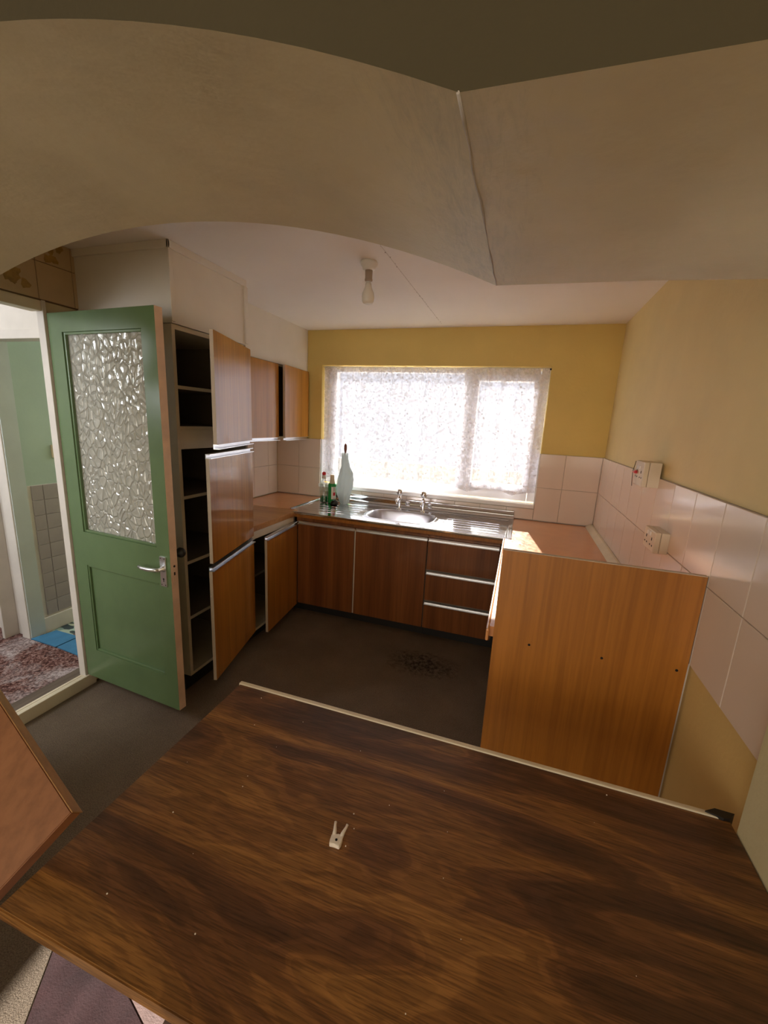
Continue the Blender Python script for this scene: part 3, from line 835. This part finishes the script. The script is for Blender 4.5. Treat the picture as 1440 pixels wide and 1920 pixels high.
hung_door(wc, XU+.002, 3.012, 0, .50, 1.462, 2.040, M_teak, ['bottom'])
hung_door(wc, XU+.002, 3.507, R(5.5), .478, 1.462, 2.040, M_teak, ['bottom'])

# ------------------------------------------------------------------ ceiling lamp
lp_ = thing('ceiling_light', 'white ceiling batten lampholder with a bare bulb', 'light', (-.818, 2.107, ZC))
bm = bmesh.new(); lathe(bm, [(.040, 0), (.044, -.008), (.040, -.018), (.034, -.024), (.032, -.034), (.018, -.040)], n=28); link('ceiling_rose', bm, M_wplastic, lp_)
bm = bmesh.new(); lathe(bm, [(.019, -.038), (.018, -.076), (.0195, -.080), (.0195, -.086), (.014, -.088)], n=24); link('lampholder', bm, mat('aged_brown_white_plastic', (.42, .33, .25), .45), lp_)
bm = bmesh.new(); lathe(bm, [(.0125, -.086), (.0125, -.098)], n=20); link('bulb_cap', bm, M_alu, lp_)
bm = bmesh.new(); lathe(bm, [(.014, -.098), (.016, -.112), (.022, -.128), (.029, -.142), (.031, -.160), (.029, -.180), (.024, -.189), (.012, -.194), (.002, -.195)], n=28)
link('bulb', bm, mat('opal_bulb_glass', (.80, .76, .68), .25), lp_)

# ------------------------------------------------------------------ sockets
def socket(x0, x1, ya, yb, za, zb, label, red=False):
    s = thing('wall_socket', label, 'socket', (x1, (ya+yb)/2, za), group='surface sockets')
    link('back_box', BX(x0+.022, x1, ya, yb, za, zb, .003), M_plastic, s, world=True)
    fp = link('face_plate', BX(x0, x0+.021, ya, yb, za, zb, .004), M_plastic, s, world=True)
    zc = (za+zb)/2
    for c in (ya+.25*(yb-ya), ya+.75*(yb-ya)):
        bm = bmesh.new()
        box(bm, x0-.0008, x0+.001, c-.004, c+.004, zc+.002, zc+.014)
        box(bm, x0-.0008, x0+.001, c-.018, c-.010, zc-.020, zc-.014); box(bm, x0-.0008, x0+.001, c+.010, c+.018, zc-.020, zc-.014)
        tag(link('pin_holes', bm, M_hole, fp, world=True), kind='stuff')
    for c in (ya+.40*(yb-ya), ya+.60*(yb-ya)):
        link('rocker', BX(x0-.005, x0+.001, c-.007, c+.007, zc+.018, zc+.036, .002), M_wplastic, fp, world=True)
    if red:
        bm = BX(x0-.012, x0, yb-.050, yb-.030, zc-.004, zc+.010, .003); box(bm, x0-.016, x0-.003, yb-.056, yb-.024, zc-.001, zc+.004, .001)
        link('red_switch', bm, M_red, s, world=True)
        bm = bmesh.new(); tube(bm, [(x0-.004, yb-.012, zb-.004), (x0-.010, yb-.006, zc), (x0-.004, yb-.004, za-.012)], .0014, 6)
        link('wire', bm, M_black, s, world=True)
socket(.528, XR, 2.115, 2.262, 1.400, 1.512, 'upper cream twin socket with a red switch, above the tiles', True)
socket(.545, XR, 1.855, 2.000, 1.166, 1.252, 'lower cream twin socket on the white tiles')

# ------------------------------------------------------------------ things on the draining board
ZD = .8985
b1_ = thing('washing_up_bottle', 'clear squeezy bottle with green liquid and red cap at the left of the sink', 'bottle', (-1.634, 3.30, ZD))
bm = bmesh.new(); lathe(bm, [(.026, 0), (.029, .006), (.029, .11), (.026, .135), (.014, .160), (.012, .166)], n=20)
for v in bm.verts: v.co.y *= .75
link('bottle_body', bm, M_clear, b1_)
bm = bmesh.new(); lathe(bm, [(.024, .003), (.0265, .008), (.0265, .045)], n=20)
for v in bm.verts: v.co.y *= .75
link('liquid', bm, M_liquid, b1_)
bm = bmesh.new(); lathe(bm, [(.015, .164), (.015, .185), (.010, .188)], n=16); link('neck', bm, M_wplastic, b1_)
bm = bmesh.new(); lathe(bm, [(.011, .187), (.014, .191), (.014, .203), (.006, .209)], n=16); link('cap', bm, M_red, b1_)
b1_.scale = (1.25, 1.25, 1.32)
b2_ = thing('cleaning_bottle', 'green labelled cream cleaner bottle with a pale cap beside the plastic bag', 'bottle', (-1.562, 3.318, ZD))
bm = bmesh.new(); lathe(bm, [(.026, 0), (.028, .005), (.028, .128), (.024, .136)], n=24); link('bottle_body', bm, M_leafgreen, b2_)
bm = bmesh.new(); lathe(bm, [(.023, .134), (.018, .148), (.0155, .16), (.0145, .190), (.012, .196)], n=18); link('cap', bm, M_plastic, b2_)
def patch(n, a0, a1, z0, z1, m, r=.0287):
    bm = bmesh.new(); L = []
    for k in range(9):
        a = a0+(a1-a0)*k/8; L.append((bm.verts.new((r*math.cos(a), r*math.sin(a), z0)), bm.verts.new((r*math.cos(a), r*math.sin(a), z1))))
    for p, q in zip(L, L[1:]): bm.faces.new((p[0], q[0], q[1], p[1]))
    link(n, bm, m, b2_)
patch('label', R(-75), R(-5), .03, .115, M_wplastic)
patch('label_flash', R(-50), R(-15), .055, .078, M_red, .0290)
patch('label_stroke', R(-42), R(-34), .082, .112, M_black, .0290)
b2_.scale = (1.28, 1.28, 1.30)
bg = thing('plastic_bag', 'pale translucent plastic bag standing over a brown handled brush by the window', 'bag', (-1.455, 3.345, ZD))
bm = bmesh.new(); rings = []
pr = [(0, .034, .028, 0), (.03, .046, .036, .000), (.09, .064, .042, -.004), (.16, .074, .040, .000), (.23, .070, .036, .006), (.285, .060, .032, .012), (.33, .042, .028, .008), (.40, .034, .024, .000), (.452, .031, .022, -.002)]
for z, rx, ry, ox in pr:
    rr = []
    for k in range(14):
        a = 2*PI*k/14; w = 1 + .10*math.sin(4*a + z*9) + .05*math.sin(3*a - z*21)
        rr.append(bm.verts.new((ox + rx*w*math.cos(a), ry*w*math.sin(a), z)))
    rings.append(rr)
for a, b in zip(rings, rings[1:]):
    for k in range(14): bm.faces.new((a[k], a[(k+1) % 14], b[(k+1) % 14], b[k]))
link('bag_film', bm, M_bag, bg)
bm = bmesh.new(); tube(bm, [(0, 0, .43), (0, 0, .455), (0, 0, .485), (0, 0, .515), (0, 0, .533)], [.006, .007, .013, .012, .005], 12)
link('brush_handle', bm, M_brownwood, bg)
bm = bmesh.new(); lathe(bm, [(.034, .002), (.036, .006), (.026, .028), (.005, .040)], -.060, -.062, 14)
tag(link('sink_plug', bm, M_black, None, (-1.455, 3.33, ZD)), 'small black rubber plunger at the foot of the plastic bag', 'plunger')

# ------------------------------------------------------------------ table
tb = thing('table', 'large dark walnut-grained table in the foreground under the arch', 'table', (-.12, .68, ZF))
poly = [(-.795, .335), (.566, .335), (.566, 1.026), (-.805, 1.026)]
bm = bmesh.new(); prism(bm, poly, .722, .750)
bmesh.ops.bevel(bm, geom=bm.edges[:], offset=.0025, segments=2, affect='EDGES')
link('tabletop', bm, M_walnut, tb, world=True)
link('edging_strip', BX(-.808, .550, 1.024, 1.038, .720, .754, .003), M_trim, tb, world=True)['label'] = 'pale plastic edging along the far edge'
bm = bmesh.new(); prism(bm, [(.515, 1.030), (.550, 1.022), (.566, 1.028), (.580, 1.045), (.540, 1.046)], .722, .758)
link('corner_cap', bm, M_black, tb, world=True)['label'] = 'black corner cap'
for x, y in ((-.72, .68), (-.72, .96), (.50, .68), (.50, .96)):
    link('leg', BX(x-.022, x+.022, y-.022, y+.022, ZF, .722, .002), M_walnut, tb, world=True)
bm = bmesh.new(); box(bm, -.70, .48, .95, .97, .65, .722); box(bm, -.70, .48, .67, .69, .65, .722)
link('apron', bm, M_walnut, tb, world=True)
# clip
M_clip = mat('off_white_clip_plastic', (.80, .73, .66), .3)
cl = thing('clip', 'small off-white plastic clip lying on the table', 'clip', (-.278, .640, .7505), R(6))
bm = bmesh.new()
prism(bm, [(-.011, .0), (.0, .003), (.010, -.001), (.0125, .006), (.0125, .019), (.004, .025), (.001, .022), (-.003, .023), (-.0125, .021), (-.0125, .006)], .001, .012)
bmesh.ops.bevel(bm, geom=bm.edges[:], offset=.0012, segments=2, affect='EDGES')
link('clip_body', bm, M_clip, cl)
for s_ in (-1, 1):
    bm = bmesh.new(); tube(bm, [(s_*.007, .018, .007), (s_*.0095, .032, .009), (s_*.0125, .043, .010), (s_*.0135, .049, .011)], [.0052, .0038, .0028, .0030], 10)
    link('prong', bm, M_clip, cl)
bm = bmesh.new(); tube(bm, [(.001, .010, .0115), (.001, .010, .0132)], .0026, 10)
link('rivet', bm, M_hole, cl)
bm = bmesh.new(); rs = random.Random(11)
for k in range(26):
    x = rs.uniform(-.74, .3); y = rs.uniform(.38, 1.0); r = rs.uniform(.0007, .0018)
    bmesh.ops.create_icosphere(bm, subdivisions=1, radius=r, matrix=Matrix.Translation((x, y, .7502+r)))
tag(link('crumbs', bm, M_clip), 'pale crumbs scattered over the tabletop', 'crumbs', kind='stuff')

# loose board leaning against the left end of the table -------------
def ray(u, v): return (cr_*((u-720)/FPX) + cd_*((v-960)/FPX) + cf_)
P = Vector((0, 0, CAMZ)) + Vector((-.6445, .3829, -.6618))*1.2
d1 = Vector((-.929, .216, .299)).normalized(); d2 = Vector((-.36, -.71, -.605)); d2 = (d2 - d2.dot(d1)*d1).normalized(); d3 = d1.cross(d2)
if d3.z > 0: d3 = -d3
lb = thing('loose_board', 'pinkish brown wooden board leaning against the left end of the table', 'board', (P.x, P.y, P.z))
def slab(bm, a0, a1, b0, b1, t0, t1, bev):
    vs = [bm.verts.new(d1*a + d2*b + d3*t) for a in (a0, a1) for b in (b0, b1) for t in (t0, t1)]
    F_ = [(0, 1, 3, 2), (4, 6, 7, 5), (0, 4, 5, 1), (2, 3, 7, 6), (0, 2, 6, 4), (1, 5, 7, 3)]
    for f in F_: bm.faces.new([vs[i] for i in f])
    if bev: bmesh.ops.bevel(bm, geom=bm.edges[:], offset=bev, segments=3, affect='EDGES')
bm = bmesh.new(); slab(bm, 0, .62, 0, 1.28, 0, .030, .002)
link('board_face', bm, M_board, lb)
bm = bmesh.new(); slab(bm, -.0015, .62, -.0018, .0, -.0002, .0302, .0005); link('edge_band', bm, M_bandwood, lb)
bm = bmesh.new(); slab(bm, 0, .62, -.0, -.0, 0, .030, 0); bm.free()

# maroon rug on the dining floor
bm = bmesh.new(); prism(bm, [(-1.20, .652), (-1.02, .40), (-1.0, .1), (.3, .1), (.3, .652)], ZF, ZF+.008)
rug = thing('rug', 'dark maroon rug with a painted patch of sunlight on the floor below the table', 'rug', (-.4, .45, ZF))
link('rug_pile', bm, M_maroon, rug, world=True)
bm = bmesh.new(); prism(bm, [(-.90, .605), (-.77, .56), (-.64, .57), (-.60, .648), (-.88, .648)], ZF+.008, ZF+.010)  # patch of sunlight on the rug, laid on as a paler colour
link('rug_sun_patch', bm, M_rug_sun, rug, world=True)
